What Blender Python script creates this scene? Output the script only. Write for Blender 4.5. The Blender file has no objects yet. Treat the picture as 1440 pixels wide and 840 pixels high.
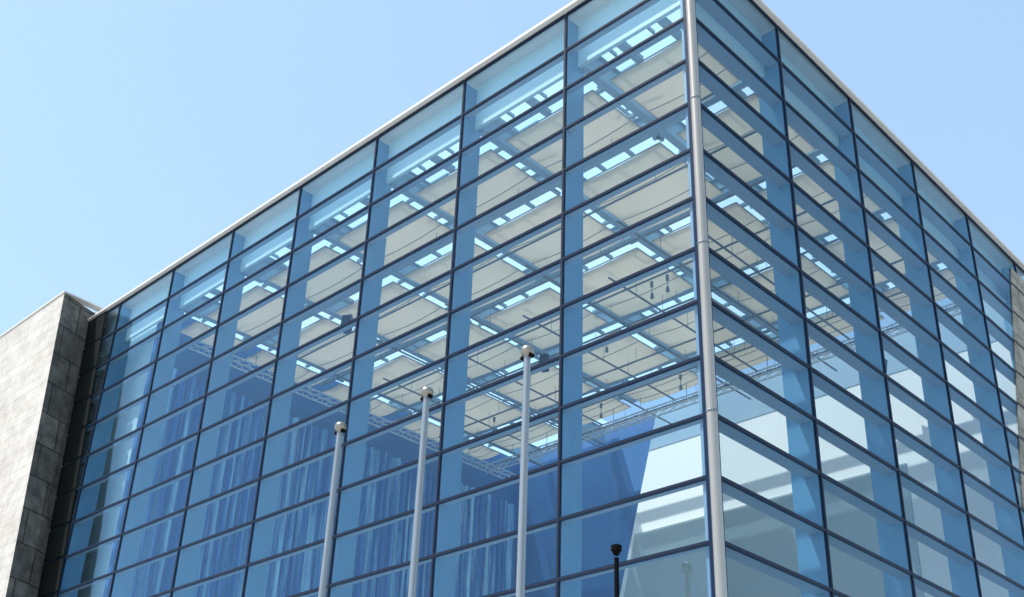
import bpy, math, random
from mathutils import Vector, Matrix
random.seed(7)
R = math.radians
S = bpy.context.scene
COL = S.collection

# ------------------------------------------------------------------ dimensions
ROW = 1.2
ROOF = 22.456
def zr(r): return ROOF - ROW * r
LM = [0.0] + [-(3.651 + 3.589 * k) for k in range(7)] + [-27.42]      # mullions of the front facade (y = 0)
RM = [0.0] + [3.746 + 3.580 * k for k in range(5)] + [19.0]           # mullions of the side facade (x = 0)
NROW = 13
Z_BASE = 0.55
CEIL = 21.02

# ------------------------------------------------------------------ mesh helper
class MB:
    def __init__(self):
        self.v = []; self.f = []; self.m = []; self.smooth = []
    def poly(self, pts, faces, mi=0, smooth=False):
        o = len(self.v); self.v += [tuple(p) for p in pts]
        for f in faces:
            self.f.append([o + i for i in f]); self.m.append(mi); self.smooth.append(smooth)
    def box(self, x0, x1, y0, y1, z0, z1, mi=0):
        x0, x1 = min(x0, x1), max(x0, x1); y0, y1 = min(y0, y1), max(y0, y1); z0, z1 = min(z0, z1), max(z0, z1)
        p = [(x0,y0,z0),(x1,y0,z0),(x1,y1,z0),(x0,y1,z0),(x0,y0,z1),(x1,y0,z1),(x1,y1,z1),(x0,y1,z1)]
        self.poly(p, [(3,2,1,0),(4,5,6,7),(0,1,5,4),(1,2,6,5),(2,3,7,6),(3,0,4,7)], mi)
    def hexa(self, bottom, top, mi=0):
        self.poly(list(bottom) + list(top), [(3,2,1,0),(4,5,6,7),(0,1,5,4),(1,2,6,5),(2,3,7,6),(3,0,4,7)], mi)
    def tube(self, a, b, r0, r1=None, n=10, mi=0, caps=True):
        r1 = r0 if r1 is None else r1
        a = Vector(a); b = Vector(b); d = (b - a).normalized()
        t = Vector((1,0,0)) if abs(d.x) < .9 else Vector((0,1,0))
        u = d.cross(t).normalized(); w = d.cross(u)
        pts = []
        for c, r in ((a, r0), (b, r1)):
            for i in range(n):
                an = 2 * math.pi * i / n
                pts.append(c + u * (r * math.cos(an)) + w * (r * math.sin(an)))
        self.poly(pts, [(i, (i+1) % n, n + (i+1) % n, n + i) for i in range(n)], mi, True)
        if caps:
            self.poly(pts[:n], [tuple(range(n-1, -1, -1))], mi)
            self.poly(pts[n:], [tuple(range(n))], mi)
    def path(self, pts, r, n=6, mi=0):
        for a, b in zip(pts[:-1], pts[1:]): self.tube(a, b, r, r, n, mi)
    def lathe(self, prof, c, n=20, mi=0, smooth=True):
        pts = []
        for r, z in prof:
            for i in range(n):
                an = 2 * math.pi * i / n
                pts.append((c[0] + r * math.cos(an), c[1] + r * math.sin(an), c[2] + z))
        fs = []
        for k in range(len(prof) - 1):
            for i in range(n):
                fs.append((k*n+i, k*n+(i+1) % n, (k+1)*n+(i+1) % n, (k+1)*n+i))
        self.poly(pts, fs, mi, smooth)
    def build(self, name, mats, parent=None, bevel=0):
        me = bpy.data.meshes.new(name)
        me.from_pydata(self.v, [], self.f)
        for m in (mats if isinstance(mats, (list, tuple)) else [mats]): me.materials.append(m)
        for p, mi, sm in zip(me.polygons, self.m, self.smooth):
            p.material_index = mi; p.use_smooth = sm
        me.update()
        o = bpy.data.objects.new(name, me); COL.objects.link(o)
        if parent: o.parent = parent
        if bevel:
            b = o.modifiers.new('bevel', 'BEVEL'); b.width = bevel; b.segments = 2; b.limit_method = 'ANGLE'
        return o

def empty(name, label=None, cat=None, group=None):
    o = bpy.data.objects.new(name, None); COL.objects.link(o); o.empty_display_size = .3
    return tag(o, label, cat, group)
def tag(o, label=None, cat=None, group=None, kind=None):
    if label: o['label'] = label
    if cat: o['category'] = cat
    if group: o['group'] = group
    if kind: o['kind'] = kind
    return o

# ------------------------------------------------------------------ materials
class NT:
    def __init__(self, name):
        self.mat = bpy.data.materials.new(name); self.mat.use_nodes = True
        self.t = self.mat.node_tree; self.t.nodes.clear()
        self.out = self.t.nodes.new('ShaderNodeOutputMaterial')
    def n(self, typ, ins=None, **kw):
        nd = self.t.nodes.new(typ)
        for k, v in kw.items(): setattr(nd, k, v)
        for k, v in (ins or {}).items():
            s = nd.inputs[k]
            if hasattr(v, 'is_output') or isinstance(v, bpy.types.NodeSocket): self.t.links.new(v, s)
            else: s.default_value = v
        return nd
    def surf(self, s): self.t.links.new(s, self.out.inputs['Surface']); return self.mat
def c4(c): return (c[0], c[1], c[2], 1)

def noisy(name, c0, c1, scale=3.0, rough=.6, metal=0.0, bump=0.0, detail=6, stretch=(1,1,1), rlo=None, spec=.5):
    t = NT(name)
    co = t.n('ShaderNodeTexCoord').outputs['Object']
    mp = t.n('ShaderNodeMapping', {'Vector': co, 'Scale': stretch}).outputs[0]
    no = t.n('ShaderNodeTexNoise', {'Vector': mp, 'Scale': scale, 'Detail': detail, 'Roughness': .6})
    mx = t.n('ShaderNodeMix', {0: no.outputs[0], 6: c4(c0), 7: c4(c1)}, data_type='RGBA')
    p = t.n('ShaderNodeBsdfPrincipled', {'Base Color': mx.outputs[2], 'Roughness': rough, 'Metallic': metal, 'Specular IOR Level': spec})
    if rlo is not None:
        rr = t.n('ShaderNodeMapRange', {0: no.outputs[0], 3: rlo, 4: rough})
        t.t.links.new(rr.outputs[0], p.inputs['Roughness'])
    if bump:
        b = t.n('ShaderNodeBump', {'Height': no.outputs[0], 'Strength': bump, 'Distance': .02})
        t.t.links.new(b.outputs[0], p.inputs['Normal'])
    return t.surf(p.outputs[0])

def glass_mat(name, tint, ior=1.75, refl=(.48,.74,.95)):
    t = NT(name)
    geo = t.n('ShaderNodeNewGeometry')
    obj = t.n('ShaderNodeTexCoord').outputs['Object']
    wav = t.n('ShaderNodeTexNoise', {'Vector': obj, 'Scale': .55, 'Detail': 1.5})
    bmp = t.n('ShaderNodeBump', {'Height': wav.outputs[0], 'Strength': .12, 'Distance': .05})
    # dust film streaked down the panes
    mp = t.n('ShaderNodeMapping', {'Vector': obj, 'Scale': (5, 5, .5)}).outputs[0]
    ds = t.n('ShaderNodeTexNoise', {'Vector': mp, 'Scale': 1.3, 'Detail': 5})
    dr = t.n('ShaderNodeMapRange', {0: ds.outputs[0], 1: .35, 2: .75, 3: .0, 4: .012})
    fr = t.n('ShaderNodeFresnel', {'IOR': ior, 'Normal': bmp.outputs[0]})
    rnd = t.n('ShaderNodeObjectInfo').outputs['Random']
    tv = t.n('ShaderNodeMix', {0: rnd, 6: c4(tint), 7: c4([tint[0]*.86, tint[1]*.93, tint[2]*.97])}, data_type='RGBA')
    tr = t.n('ShaderNodeBsdfTransparent', {'Color': tv.outputs[2]})
    clear = t.n('ShaderNodeBsdfTransparent', {'Color': (1,1,1,1)})
    gl = t.n('ShaderNodeBsdfGlossy', {'Color': c4(refl), 'Roughness': .02, 'Normal': bmp.outputs[0]})
    df = t.n('ShaderNodeBsdfDiffuse', {'Color': (.55,.6,.65,1)})
    a = t.n('ShaderNodeMixShader', {0: fr.outputs[0], 1: tr.outputs[0], 2: gl.outputs[0]})
    a2 = t.n('ShaderNodeMixShader', {0: dr.outputs[0], 1: a.outputs[0], 2: df.outputs[0]})
    b = t.n('ShaderNodeMixShader', {0: geo.outputs['Backfacing'], 1: a2.outputs[0], 2: clear.outputs[0]})
    return t.surf(b.outputs[0])

def fabric_mat(name, col, trans=.5):
    t = NT(name)
    co = t.n('ShaderNodeTexCoord').outputs['Object']
    no = t.n('ShaderNodeTexNoise', {'Vector': co, 'Scale': 1.2, 'Detail': 6})
    mx = t.n('ShaderNodeMix', {0: no.outputs[0], 6: c4([c*.9 for c in col]), 7: c4(col)}, data_type='RGBA')
    d = t.n('ShaderNodeBsdfDiffuse', {'Color': mx.outputs[2]})
    l = t.n('ShaderNodeBsdfTranslucent', {'Color': mx.outputs[2]})
    m = t.n('ShaderNodeMixShader', {0: trans, 1: d.outputs[0], 2: l.outputs[0]})
    return t.surf(m.outputs[0])

def skylight_mat(name):
    t = NT(name)
    l = t.n('ShaderNodeBsdfTranslucent', {'Color': (.50,.60,.64,1)})
    tr = t.n('ShaderNodeBsdfTransparent', {'Color': (.80,.92,.97,1)})
    m = t.n('ShaderNodeMixShader', {0: .50, 1: tr.outputs[0], 2: l.outputs[0]})
    return t.surf(m.outputs[0])

def stone_mat(name, c0, c1, joint, axis, bw, bh, mortar=.012, var=.35):
    """coursed stone slabs: axis 'x' or 'y' runs along the wall, z up"""
    t = NT(name)
    co = t.n('ShaderNodeTexCoord').outputs['Object']
    sp = t.n('ShaderNodeSeparateXYZ', {0: co})
    cb = t.n('ShaderNodeCombineXYZ', {0: sp.outputs[0 if axis == 'x' else 1], 1: sp.outputs[2], 2: 0.0})
    br = t.n('ShaderNodeTexBrick', {'Vector': cb.outputs[0], 'Color1': c4(c0), 'Color2': c4(c1), 'Mortar': c4(joint), 'Scale': 1.0,
              'Mortar Size': mortar, 'Mortar Smooth': .2, 'Bias': 0.0, 'Brick Width': bw, 'Row Height': bh}, offset=.5)
    no = t.n('ShaderNodeTexNoise', {'Vector': co, 'Scale': 1.9, 'Detail': 9, 'Roughness': .68})
    mr = t.n('ShaderNodeMapRange', {0: no.outputs[0], 1: .3, 2: .7, 3: 1 - var, 4: 1 + var * .4})
    mx = t.n('ShaderNodeMix', {0: 1.0, 6: br.outputs[0], 7: mr.outputs[0]}, data_type='RGBA', blend_type='MULTIPLY')
    fine = t.n('ShaderNodeTexNoise', {'Vector': co, 'Scale': 9.0, 'Detail': 8, 'Roughness': .7})
    b = t.n('ShaderNodeBump', {'Height': fine.outputs[0], 'Strength': .5, 'Distance': .03})
    p = t.n('ShaderNodeBsdfPrincipled', {'Base Color': mx.outputs[2], 'Roughness': .85, 'Normal': b.outputs[0]})
    return t.surf(p.outputs[0])

def curtain_mat(name):
    t = NT(name)
    co = t.n('ShaderNodeTexCoord').outputs['Object']
    mp = t.n('ShaderNodeMapping', {'Vector': co, 'Scale': (0.0, 3.0, .07)}).outputs[0]
    no = t.n('ShaderNodeTexNoise', {'Vector': mp, 'Scale': 1.0, 'Detail': 6, 'Roughness': .75})
    r = t.n('ShaderNodeMapRange', {0: no.outputs[0], 1: .48, 2: .64, 3: 0, 4: 1})
    mx = t.n('ShaderNodeMix', {0: r.outputs[0], 6: (.018,.12,.36,1), 7: (.34,.64,.82,1)}, data_type='RGBA')
    p = t.n('ShaderNodeBsdfPrincipled', {'Base Color': mx.outputs[2], 'Roughness': .7})
    return t.surf(p.outputs[0])

M = {}
M['glass'] = glass_mat('tinted_glass', (.85,.925,.96), 1.66)
M['alu'] = noisy('dark_aluminium', (.007,.018,.045), (.010,.023,.055), 2, .35, 0, spec=.12)
M['cap'] = noisy('bronze_cap', (.018,.022,.034), (.026,.028,.036), 4, .45, 0, spec=.15)
M['fin'] = noisy('blue_fin', (.10,.25,.385), (.12,.285,.43), .8, .3)
M['shelf'] = noisy('blue_grey_shelf', (.19,.28,.37), (.23,.32,.41), .8, .4)
M['steel'] = noisy('brushed_steel', (.36,.325,.28), (.44,.40,.345), 2.5, .32, .6, 0, 4, (1,1,.2), .24)
M['pole'] = noisy('pole_steel', (.20,.23,.26), (.28,.31,.33), 2.0, .45, .45, 0, 4, (1,1,.15), .3)
M['finial'] = noisy('cast_metal', (.22,.20,.17), (.32,.29,.25), 6, .35, .8)
M['trim'] = noisy('white_trim', (.55,.54,.51), (.68,.67,.64), 1.5, .5)
M['glass_side'] = glass_mat('oblique_dimmed_glass', (.68,.745,.775), 1.40)  # deeper tint stands in for light lost through glass seen at a slant
M['spandrel'] = noisy('pale_blue_panel', (.44,.64,.68), (.52,.70,.73), .6, .45)
M['beam'] = noisy('blue_grey_steel', (.26,.38,.47), (.32,.44,.52), 1.0, .5)
M['fabric'] = fabric_mat('beige_fabric', (.95,.80,.665), .70)
M['seam'] = noisy('seam', (.30,.32,.32), (.36,.37,.36), 3, .7)
M['clear'] = glass_mat('clear_glass', (.93,.97,.98), 1.4)
M['skylight'] = skylight_mat('skylight_glass')
M['pipe'] = noisy('grey_pipe', (.10,.13,.15), (.15,.18,.20), 3, .5, 0)
M['truss'] = noisy('pale_truss', (.50,.56,.60), (.62,.68,.70), 3, .4, .3)
M['white'] = noisy('white_wall', (.76,.76,.73), (.82,.82,.79), .7, .7)
M['wall_shade'] = noisy('painted_shade_panel', (.36,.42,.42), (.42,.48,.47), .5, .6)  # shade of the white wall, put into a grey colour
M['band'] = noisy('grey_band', (.38,.43,.43), (.44,.48,.48), .7, .6)
M['bluewall'] = noisy('blue_wall', (.018,.10,.27), (.025,.125,.31), .5, .6)
M['floor'] = noisy('pale_floor', (.50,.48,.45), (.58,.56,.52), .8, .4)
M['curtain'] = curtain_mat('striped_blue_curtain')
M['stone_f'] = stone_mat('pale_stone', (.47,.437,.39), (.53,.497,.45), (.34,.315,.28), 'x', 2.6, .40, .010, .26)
M['stone_s'] = stone_mat('shaded_stone', (.115,.104,.086), (.20,.183,.155), (.05,.047,.04), 'y', 1.15, 1.2, .03, .7)  # same stone as the front, the return's shade painted into its colour
M['stone_r'] = stone_mat('rough_stone', (.26,.24,.195), (.34,.315,.26), (.10,.09,.075), 'y', 1.4, 1.2, .015, .6)
M['darkpanel'] = noisy('dark_panel', (.006,.008,.008), (.014,.016,.015), 1.6, .6, spec=.06)
M['black'] = noisy('black_paint', (.003,.003,.004), (.006,.006,.007), 4, .6, spec=.03)
M['speaker'] = noisy('navy_speaker', (.012,.03,.10), (.02,.045,.13), 4, .5)
M['paving'] = stone_mat('pale_paving', (.40,.39,.37), (.45,.44,.42), (.28,.27,.26), 'x', 1.2, .6, .01, .2)
M['base'] = noisy('granite_base', (.16,.16,.16), (.24,.24,.23), 6, .5)

# ------------------------------------------------------------------ ground
g = MB(); g.poly([(-3000,-3000,0),(3000,-3000,0),(3000,3000,0),(-3000,3000,0)], [(0,1,2,3)])
tag(g.build('ground', noisy('pale_ground', (.36,.35,.33), (.44,.43,.41), .4, .8)), kind='structure')

# ------------------------------------------------------------------ the glass building
B = empty('glass_building', 'blue glass box building with a steel corner post and gridded curtain wall', 'building')

MW = .034     # half width of a mullion
FD = .64      # fin depth
SD = .30      # shelf depth
def P(face, u, d, z):
    """u along the facade, d inwards (negative = outwards)"""
    return (u, d, z) if face == 'L' else (-d, u, z)
def fbox(mb, face, u0, u1, d0, d1, z0, z1, mi=0):
    a = P(face, u0, d0, z0); b = P(face, u1, d1, z1)
    mb.box(a[0], b[0], a[1], b[1], a[2], b[2], mi)

def bay(face, u0, u1, fin_at_end, first=False):
    """one column of glazing between mullions u0 and u1; the mullion stands at u1"""
    s = 1 if u1 > u0 else -1
    fr = MB()
    last_row = 18
    # outside mullion at u1
    fbox(fr, face, u1 - MW, u1 + MW, -.034, .03, Z_BASE, zr(0) - .02)
    fbox(fr, face, u1 - .018, u1 + .014, -.041, -.034, Z_BASE, zr(0) - .03, 1)
    rows = list(range(0, NROW + 1)) + [last_row]
    a = u0 + s * (MW if not first else .165); b = u1 - s * MW
    for r in rows:
        z = zr(r) if r < last_row else Z_BASE + .06
        if r == 0: z -= .03
        fbox(fr, face, a, b, -.030, .028, z - .038, z + .038)
        fbox(fr, face, a, b, -.036, -.030, z - .010, z + .010, 1)
    o = fr.build('glazing_bay', [M['alu'], M['cap']], B)
    # inner shelves under the transoms
    sh = MB()
    for r in rows[1:-1]:
        z = zr(r)
        fbox(sh, face, a, b, .030, .18 if face == 'L' else .34, z - .03, z + .02)
    sh.build('inner_shelf', M['shelf'], o)
    if fin_at_end:
        f = MB(); fbox(f, face, u1 - .03, u1 + .03, .032, FD, Z_BASE + .3, zr(0) - .12); f.build('fin', M['fin'], o)
    for i, r in enumerate(rows[:-1]):
        z1 = zr(r) - .038 - (.03 if r == 0 else 0); z0 = (zr(rows[i+1]) if rows[i+1] < last_row else Z_BASE + .06) + .038
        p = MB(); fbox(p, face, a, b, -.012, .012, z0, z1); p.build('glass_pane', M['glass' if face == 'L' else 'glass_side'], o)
    return o

for i in range(len(LM) - 1): bay('L', LM[i], LM[i+1], i < 7, i == 0)
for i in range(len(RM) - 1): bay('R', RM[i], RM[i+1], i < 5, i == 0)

# steel corner post with joint rings
cp = MB(); cp.tube((.02,-.02,Z_BASE), (.02,-.02,zr(0) + .1), .100, .100, 28)
cpo = cp.build('corner_post', M['steel'], B)
for r in (1, 4, 7, 10, 13, 16):
    k = MB(); z = zr(r) + .02
    k.lathe([(.1005,-.03),(.108,-.025),(.108,.025),(.1005,.03)], (.02,-.02,z), 28)
    k.build('joint_ring', M['pipe'], cpo)
gp = MB(); gp.box(-.165, -.085, -.032, .05, Z_BASE, zr(0) - .02); gp.box(-.05, .032, .085, .165, Z_BASE, zr(0) - .02); gp.build('corner_frame', M['alu'], B)
cf = MB()
cf.box(-.30,-.24,.06,.36,Z_BASE+.3,zr(0)-.15)
cf.build('corner_fin', M['shelf'], B)

# coping round the roof
tl = MB(); tl.box(-27.62, .10, -.16, .75, zr(0) + .012, zr(0) + .09); 
tl.build('roof_coping', [M['trim'], M['alu']], B)
tr_ = MB(); tr_.box(-.75, .16, .752, 19.2, zr(0) + .012, zr(0) + .08); 
tr_.build('roof_coping', [M['trim'], M['alu']], B)

# spandrel upstands behind the top row of glass
sp = MB(); sp.box(-27.0, -.42, .42, .52, CEIL + .02, zr(0) + .03); sp.build('spandrel_panel', M['spandrel'], B)
sp = MB(); sp.box(-.52, -.42, .53, 18.7, CEIL + .02, zr(0) + .03); sp.build('spandrel_panel', M['spandrel'], B)

# roof: beams on the bay grid, skylight glass over them, fabric ceiling panels between
rf = MB()
gx = [LM[i] for i in range(1, 7)]; gy = [RM[i] for i in range(1, 5)]
XE, YE = -22.9, 18.6
def ibeam(along, p, a, b, z0, z1):
    hw = .11
    for (h, zz0, zz1) in ((hw, z0, z0+.03), (.03, z0+.03, z1-.03), (hw, z1-.03, z1)):
        if along == 'y': rf.box(p - h, p + h, a, b, zz0, zz1)
        else: rf.box(a, b, p - h, p + h, zz0, zz1)
for x in gx: ibeam('y', x, .54, 18.75 if x < -17 else 16.3, CEIL + .10, CEIL + .85)
xs = [-.54] + gx
for y in gy:
    for a, b in zip(xs, gx + [XE]): ibeam('x', y, b + .13, a - .13, CEIL + .12, CEIL + .80)
for x0 in gx:                               # glazing bars across the slots
    y = .9
    while y < (18.5 if x0 < -17 else 16.2):
        rf.box(x0 - .75, x0 + .75, y - .03, y + .03, CEIL + .86, CEIL + .95); y += 1.19
for y0 in gy[:-1] + [.75]:
    x = -.9
    while x > XE:
        rf.box(x - .03, x + .03, max(y0 - .75, .56), y0 + .75, CEIL + .86, CEIL + .95); x -= 1.19
for x0 in gx:
    y = 1.6
    while y < (18.4 if x0 < -17 else 16.2):
        rf.box(x0 - .40, x0 - .115, y - .05, y + .05, CEIL + .13, CEIL + .22); y += random.choice((1.1, 1.3, 1.7))
for y0 in gy:
    x = -1.3
    while x > XE:
        rf.box(x - .05, x + .05, y0 + .115, y0 + .46, CEIL + .13, CEIL + .22); x -= random.choice((1.0, 1.3, 1.7))
x = -1.2
while x > XE:
    rf.box(x - .10, x + .10, .53, 1.32, CEIL + .03, CEIL + .15); x -= random.choice((1.2, 1.8, 2.4))
rfo = rf.build('roof_frame', M['beam'], B)
sk = MB(); sk.box(-27.0, -.55, .55, 16.45, CEIL + .97, CEIL + 1.0); sk.box(-27.0, -17.6, 16.45, 18.75, CEIL + .97, CEIL + 1.0); sk.build('skylight', M['skylight'], rfo)
sk = MB(); sk.box(-17.59, -.55, 16.46, 18.75, CEIL + .975, CEIL + .995); sk.build('clear_rooflight', M['clear'], rfo)
sk = MB(); sk.box(-17.7, -.5, 16.32, 16.47, CEIL + .60, CEIL + .96); sk.box(-17.7, -.5, 16.76, 16.92, CEIL + .80, CEIL + .96); sk.build('rooflight_beam', M['beam'], rfo)

px = [-.95] + [x for x in gx]; py = [1.30] + gy
NSEG = 12
for i, x0 in enumerate(px):
    xa = x0 - (.25 if i else 0); xb = (px[i+1] if i + 1 < len(px) else XE - .4) + .32
    if xa - xb < .6: continue
    for j, y0 in enumerate(py):
        ya = y0 + (.31 if j else 0); yb = (py[j+1] if j + 1 < len(py) else 16.70) - .34
        if yb - ya < .5: continue
        m = MB(); n = NSEG; pts = []
        def sag(u, v): return -.10 * (4*u*(1-u)) * (.5 + 2*v*(1-v))
        for k in range(n + 1):
            for l in range(n + 1):
                u, v = k / n, l / n
                pts.append((xa + (xb - xa) * u, ya + (yb - ya) * v, CEIL + sag(u, v)))
        low = [(p[0], p[1], p[2] - .02) for p in pts]
        q = [(k*(n+1)+l, (k+1)*(n+1)+l, (k+1)*(n+1)+l+1, k*(n+1)+l+1) for k in range(n) for l in range(n)]
        m.poly(pts, q, 0, True); m.poly(low, [f[::-1] for f in q], 0, True)
        m.path([(xa,ya,CEIL),(xb,ya,CEIL),(xb,yb,CEIL),(xa,yb,CEIL),(xa,ya,CEIL)], .020, 6, 1)
        for v in (.36, .72):
            m.path([(xa + (xb-xa)*k/n, ya + (yb-ya)*v, CEIL - .035 + sag(k/n, v)) for k in range(n+1)], .016, 5, 1)
        m.build('ceiling_panel', [M['fabric'], M['seam']], rfo)

# inside walls and floor
fl = MB(); fl.box(-23.1, -.7, .7, 19.0, .35, .60); fl.build('interior_floor', M['floor'], B)
bw = MB(); bw.box(-23.3, -15.0, 19.02, 19.2, .6, CEIL + .9); bw.build('back_wall', M['bluewall'], B)
def lean(z): return -15.52 - (20.9 - z) * .281
def slab(z0, z1, mi, y0, y1, mb, x1=-.72):
    mb.hexa([(lean(z0), y0, z0), (x1, y0, z0), (x1, y1, z0), (lean(z0), y1, z0)],
            [(lean(z1), y0, z1), (x1, y0, z1), (x1, y1, z1), (lean(z1), y1, z1)], mi)
ww = MB(); slab(.6, 20.25, 0, 18.82, 19.0, ww)
wwo = ww.build('leaning_wall', M['white'], B)
wt = MB(); slab(20.252, CEIL + .9, 0, 18.80, 19.0, wt); wt.build('wall_head', M['beam'], wwo)
w3 = MB()  # flat grey sheet standing in for shade on the lower white wall
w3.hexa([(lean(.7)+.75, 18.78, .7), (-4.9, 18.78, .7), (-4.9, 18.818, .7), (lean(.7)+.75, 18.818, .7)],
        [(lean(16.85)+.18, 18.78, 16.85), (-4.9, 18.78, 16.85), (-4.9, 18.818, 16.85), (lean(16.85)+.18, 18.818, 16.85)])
w3.build('painted_shade_panel', M['wall_shade'], wwo)
sw = MB(); sw.box(-27.2,-23.52,1.3,1.5,.6,CEIL+.9); sw.build('side_wall', M['spandrel'], B)
ew = MB(); ew.box(-23.5, -23.3, .7, 19.2, .35, CEIL + .9); ew.build('end_wall', M['bluewall'], B)
bs = MB(); bs.box(-27.4, -.02, -.03, .6, .0, Z_BASE); bs.box(-.6, .03, .62, 19.1, 0, Z_BASE); bs.build('plinth', M['base'], B)

# ------------------------------------------------------------------ things inside
# pleated curtain along the end wall
cu = MB(); y = 1.0; pts = []; ph = 0
while y < 18.4:
    w = random.uniform(.10, .26); amp = random.uniform(.09, .19)
    for k in range(6):
        t_ = k / 6
        pts.append((-22.9 + amp * math.sin(2*math.pi*t_), y + w * 2 * t_))
    y += w * 2
n = len(pts); ztop = 19.5
v = [(p[0], p[1], ztop) for p in pts] + [(p[0], p[1], .62) for p in pts] + [(p[0]-.012, p[1], ztop) for p in pts] + [(p[0]-.012, p[1], .62) for p in pts]
cu.poly(v, [(i, n+i, n+i+1, i+1) for i in range(n-1)] + [(2*n+i, 2*n+i+1, 3*n+i+1, 3*n+i) for i in range(n-1)], 0, True)
tag(cu.build('stage_curtain', M['curtain']), 'tall pleated blue curtain striped light and dark behind the front glass', 'curtain')

def truss(name, a, b, label, h=.36):
    m = MB(); a = Vector(a); b = Vector(b); L = (b - a).length; d = (b - a) / L
    side = Vector((-d.y, d.x, 0)) * (h * .5)
    ch = [side, -side, Vector((0, 0, -h * .86))]
    r = empty(name, label, 'truss', 'lighting trusses under the ceiling')
    for c in ch:
        q = MB(); q.tube(a + c, b + c, .032, .032, 8); q.build('chord', M['truss'], r)
    nseg = int(L / .45); w = MB()
    for k in range(nseg):
        p = a + d * (L * k / nseg); q = a + d * (L * (k + 1) / nseg)
        for i in range(3):
            c0, c1 = ch[i], ch[(i + 1) % 3]
            w.tube(p + c0, q + c1, .014, .014, 5)
    w.build('lacing', M['truss'], r)
    hg = MB()
    for k in range(1, 6):
        p = a + d * (L * k / 6); hg.tube((p.x, p.y, p.z), (p.x, p.y, CEIL + .1), .012, .012, 5)
    hg.build('hanger', M['pipe'], r)
    return r
truss('lighting_truss', (-22.3,16.0,20.35), (-1.2,16.0,20.35), 'pale lighting truss hung across the room before the white wall')
truss('lighting_truss', (-22.25,1.4,20.45), (-22.25,17.6,20.45), 'pale lighting truss hung along the top of the striped curtain')

ORD = ['nearest', 'second nearest', 'third nearest', 'fourth nearest', 'fifth nearest', 'sixth nearest', 'seventh nearest', 'eighth nearest']
def pipe(a, b, label):
    m = MB(); m.tube(a, b, .034, .034, 8)
    r = m.build('rigging_pipe', M['pipe']); tag(r, label, 'pipe', 'rigging pipes under the ceiling')
    h = MB(); a = Vector(a); b = Vector(b)
    for k in range(1, 6):
        p = a.lerp(b, k / 6); h.tube((p.x, p.y, p.z + .028), (p.x, p.y, CEIL + .1), .008, .008, 5)
    h.build('hanger', M['pipe'], r)
for k, y in enumerate((6.6, 8.6, 10.4, 12.6, 14.3, 16.2)):
    pipe((-21.6, y, 20.45), (-1.3, y, 20.45), 'thin grey rigging pipe parallel to the front glass, %s to that glass' % ORD[k + 2])
for k, x in enumerate((-3.2, -6.6, -10.2, -13.8, -17.4, -20.6)):
    pipe((x, 5.6, 20.54), (x, 17.9, 20.54), 'long grey rigging pipe parallel to the side glass, %s to that glass' % ORD[k])

for k, y in enumerate((3.0, 4.9)):
    pipe((-21.6, y, 20.62), (-1.3, y, 20.62), 'thin grey rigging pipe parallel to the front glass, %s to that glass' % ORD[k])
for k, x in enumerate((-4.9, -8.5, -12.1, -15.6, -19.1)):
    pipe((x, 7.5, 20.30), (x, 15.7, 20.30), 'short low rigging pipe parallel to the side glass, %s short pipe from that glass' % ('first', 'second', 'third', 'fourth', 'fifth')[k])

def pendant(x, y, label, z=20.36):
    m = MB(); m.tube((x, y, z - .1), (x, y, z - .32), .012, .012, 6)
    r = m.build('spotlight', M['pipe']); tag(r, label, 'spotlight', 'spotlights under the ceiling')
    h = MB(); h.lathe([(.0,-.30),(.035,-.31),(.055,-.40),(.062,-.50),(.0,-.50)], (x, y, z), 12); h.build('lamp_housing', M['pipe'], r)
    c = MB(); c.box(x - .04, x + .04, y - .03, y + .03, z - .10, z + .10); c.build('clamp', M['pipe'], r)
for x, y, l in ((-7.8,8.75,'small black spotlight, left one of a close pair seen near the corner post'),
                (-7.2,8.75,'small black spotlight, right one of a close pair seen near the corner post'),
                (-11.1,10.55,'single black spotlight hanging one bay behind the close pair'),
                (-14.6,14.45,'small black spotlight hanging above the dark blue back wall'),
                (-10.9,14.45,'small black spotlight hanging above the slanted edge of the white wall'),
                (-18.6,12.75,'small black spotlight hanging near the tops of the striped curtain')):
    pendant(x, y, l)

def speaker(x, y, z, label, rz=0.5):
    r = empty('loudspeaker', label, 'loudspeaker', 'loudspeakers under the ceiling'); r.location = (x, y, z); r.rotation_euler = (R(-12), 0, rz); r.scale = (.72,.72,.72)
    m = MB(); m.hexa([(-.24,-.22,-.38),(.24,-.22,-.38),(.17,.24,-.38),(-.17,.24,-.38)], [(-.24,-.26,.38),(.24,-.26,.38),(.17,.24,.38),(-.17,.24,.38)])
    m.build('cabinet', M['speaker'], r, .02)
    m = MB(); m.hexa([(-.2,-.25,-.34),(.2,-.25,-.34),(.2,-.225,-.34),(-.2,-.225,-.34)], [(-.2,-.285,.34),(.2,-.285,.34),(.2,-.262,.34),(-.2,-.262,.34)])
    m.build('grille', M['black'], r)
    m = MB(); m.tube((0,0,.38),(0,0,.62),.02,.02,8); m.build('bracket', M['black'], r)
speaker(-13.55,10.15,20.1,'navy loudspeaker under the ceiling behind the tallest flagpole cap')
speaker(-16.66,3.9,20.1,'navy loudspeaker under the ceiling nearest to the front glass')
speaker(-4.8,17.6,20.0,'navy loudspeaker under the ceiling seen through the side glass', -.4)

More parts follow.
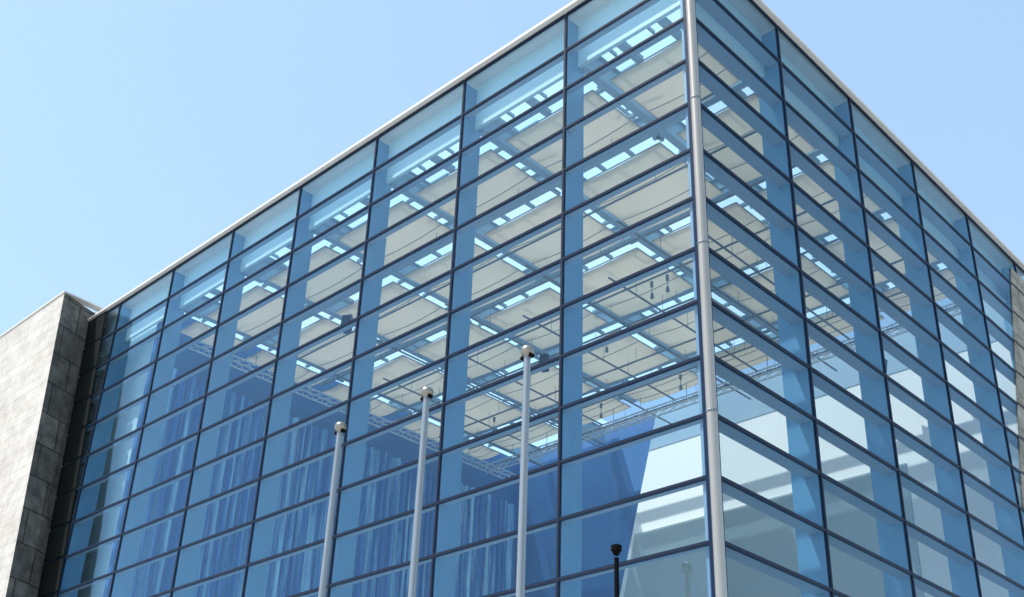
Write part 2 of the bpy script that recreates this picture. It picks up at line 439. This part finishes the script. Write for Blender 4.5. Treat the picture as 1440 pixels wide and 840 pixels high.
# ------------------------------------------------------------------ concrete blocks at both ends
CL = empty('concrete_building', 'pale stone block with a grey shaded return left of the glass', 'building')
def fx(z): return -26.95 + (23.0 - z) * .107          # leaning front edge
def gxe(z): return -27.50 + (23.0 - z) * .088         # where the return meets the glass
ZT = 22.95; YF = -1.4
m = MB()
xl = -60
ft = [(xl, YF, 0), (fx(0), YF, 0), (fx(ZT), YF, ZT), (xl, YF, ZT)]
m.poly(ft, [(0,1,2,3)], 0)
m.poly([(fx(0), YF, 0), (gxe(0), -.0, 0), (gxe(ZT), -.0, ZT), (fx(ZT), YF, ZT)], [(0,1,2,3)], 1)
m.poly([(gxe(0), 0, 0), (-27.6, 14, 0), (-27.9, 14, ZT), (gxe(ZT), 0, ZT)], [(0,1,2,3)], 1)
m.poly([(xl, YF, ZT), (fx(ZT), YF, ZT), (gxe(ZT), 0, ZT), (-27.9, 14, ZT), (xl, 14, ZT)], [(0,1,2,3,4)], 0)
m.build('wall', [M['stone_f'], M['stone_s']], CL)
m = MB()
m.box(xl, fx(ZT) + .03, YF - .04, YF + .3, ZT + .002, ZT + .055)
m.hexa([(fx(ZT)-.3, YF+.302, ZT+.002), (fx(ZT)+.03, YF+.302, ZT+.002), (gxe(ZT)+.05, 6, ZT+.002), (gxe(ZT)-.3, 6, ZT+.002)],
       [(fx(ZT)-.3, YF+.302, ZT+.055), (fx(ZT)+.03, YF+.302, ZT+.055), (gxe(ZT)+.05, 6, ZT+.055), (gxe(ZT)-.3, 6, ZT+.055)])
m.build('coping', M['trim'], CL)
m = MB()
def ge(z): return -26.12 + (22.45 - z) * .103
for k in range(19):
    z1 = zr(k) - (.06 if k else .04); z0 = zr(k + 1) + .05
    if z0 < 0: z0 = .05
    m.hexa([(gxe(z0)+.06, -.10, z0), (ge(z0), -.10, z0), (ge(z0), -.066, z0), (gxe(z0)+.06, -.066, z0)],
           [(gxe(z1)+.06, -.10, z1), (ge(z1), -.10, z1), (ge(z1), -.066, z1), (gxe(z1)+.06, -.066, z1)])
m.build('joint_cladding', M['darkpanel'], CL)

CR = empty('concrete_building', 'rough stone block at the far right end of the side glass', 'building')
m = MB(); m.box(-27.5, .0, 19.25, 34, 0, 22.2); m.build('wall', M['stone_r'], CR)
def re(z): return 17.55 - (22.0 - z) * .315
m = MB()
for k in range(0, 18):
    z1 = zr(k) - .055; z0 = zr(k + 1) + .055
    if k == 0: z1 = 21.95
    y0a, y0b = max(re(z0), 10), max(re(z1), 10)
    m.hexa([(.018, y0a, z0), (.048, y0a, z0), (.048, 19.24, z0), (.018, 19.24, z0)], [(.018, y0b, z1), (.048, y0b, z1), (.048, 19.24, z1), (.018, 19.24, z1)])
    if z0 < 14: break
m.build('stone_cladding', M['stone_r'], CR)

# ------------------------------------------------------------------ flagpoles and lamp post
def flagpole(x, y, h, label):
    r = empty('flagpole', label, 'flagpole', 'flagpoles in front of the glass'); r.location = (x, y, 0)
    m = MB(); m.tube((0,0,.12), (0,0,h*.55), .070, .062, 20); m.tube((0,0,h*.55), (0,0,h-.12), .062, .050, 20); m.build('pole', M['pole'], r)
    m = MB(); m.lathe([(.0,0),(.24,0),(.24,.03),(.12,.06),(.10,.14),(.078,.16)], (0,0,0.0), 20); m.build('base_collar', M['pole'], r)
    m = MB(); m.lathe([(.0,-.125),(.060,-.125),(.062,-.10),(.085,-.095),(.098,-.07),(.103,-.03),(.094,.01),(.07,.035),(.03,.05),(0,.052)], (0,0,h-.03), 22); m.build('finial', M['finial'], r)
    for s in (-1, 1):
        m = MB(); m.tube((s*.088,-.03,h-.16), (s*.088,.03,h-.16), .032, .032, 12); m.build('pulley', M['black'], r)
    # halyard
    m = MB(); m.tube((.07,-.045,.9), (.062,-.045,h-.16), .004, .004, 5); m.build('halyard', M['pipe'], r)
    m = MB(); m.box(.06,.10,-.06,-.03,.85,1.05); m.build('cleat', M['steel'], r)
flagpole(.17, -5, 9.68, 'silver flagpole nearest the steel corner post, tallest in view')
flagpole(-2.03, -5, 9.70, 'silver flagpole standing between two other flagpoles')
flagpole(-4.23, -5, 9.73, 'silver flagpole farthest from the steel corner post, shortest in view')

lp = empty('lamp_post', 'slim black lamp post with a small cap, right of the flagpoles', 'lamp post'); lp.location = (.20, -3, 0)
m = MB(); m.tube((0,0,.3),(0,0,6.95),.045,.036,14); m.build('post', M['black'], lp)
m = MB(); m.lathe([(0,0),(.10,0),(.10,.25),(.045,.32)], (0,0,0), 14); m.build('base', M['black'], lp)
m = MB(); m.lathe([(.036,6.99),(.045,7.0),(.070,7.05),(.082,7.06),(.082,7.135),(.050,7.15),(.0,7.15)], (0,0,0), 16, 0, False); m.build('lamp_head', M['black'], lp)

# ------------------------------------------------------------------ light
EL, AZ = 62, 213          # sun height; compass bearing with +y as north
W = bpy.data.worlds.new('World'); S.world = W; W.use_nodes = True
nt = W.node_tree; bg = nt.nodes['Background']
sky = nt.nodes.new('ShaderNodeTexSky'); sky.sky_type = 'NISHITA'; sky.sun_disc = False
sky.sun_elevation = R(EL); sky.sun_rotation = R(AZ); sky.air_density = 1.0; sky.dust_density = 1.0; sky.ozone_density = 0.5
veil = nt.nodes.new('ShaderNodeMix'); veil.data_type = 'RGBA'; veil.inputs[0].default_value = .5
nt.links.new(sky.outputs[0], veil.inputs[6]); veil.inputs[7].default_value = (1.70, 2.58, 3.30, 1)   # thin even summer haze
nt.links.new(veil.outputs[2], bg.inputs['Color']); bg.inputs['Strength'].default_value = .115
sd = bpy.data.lights.new('sun', 'SUN'); sd.energy = 2.6; sd.angle = R(.5); sd.color = (1, .955, .89)
so = bpy.data.objects.new('sun', sd); COL.objects.link(so)
dv = Vector((math.sin(R(AZ)) * math.cos(R(EL)), math.cos(R(AZ)) * math.cos(R(EL)), math.sin(R(EL))))
so.rotation_euler = dv.to_track_quat('Z', 'Y').to_euler(); so.location = (0, 0, 60)

# ------------------------------------------------------------------ camera
y_, p_, r_ = -0.7681630030165454, 0.4767584822729063, 0.03047022980173195
fw = Vector((math.sin(y_)*math.cos(p_), math.cos(y_)*math.cos(p_), math.sin(p_)))
ri = Vector((math.cos(y_), -math.sin(y_), 0)); up = ri.cross(fw)
c, s = math.cos(r_), math.sin(r_)
ri, up = c*ri + s*up, -s*ri + c*up
cam = bpy.data.cameras.new('camera'); co = bpy.data.objects.new('camera', cam); COL.objects.link(co)
mw = Matrix(((ri.x, up.x, -fw.x, 10.552), (ri.y, up.y, -fw.y, -15.789), (ri.z, up.z, -fw.z, 1.6), (0,0,0,1)))
co.matrix_world = mw
cam.sensor_width = 36; cam.lens = 1614.6665 / 1440 * 36
cam.shift_x = -18.235 / 1440; cam.shift_y = 97.883 / 1440
cam.clip_end = 6000
S.camera = co

S.view_settings.view_transform = 'Standard'; S.view_settings.look = 'None'
S.view_settings.exposure = 1.45; S.view_settings.gamma = 1; S.view_settings.use_curve_mapping = False
S.render.engine = 'CYCLES'
cy = S.cycles
cy.max_bounces = 10; cy.diffuse_bounces = 5; cy.glossy_bounces = 4; cy.transmission_bounces = 6; cy.transparent_max_bounces = 40
cy.use_denoising = True; cy.sample_clamp_indirect = 8
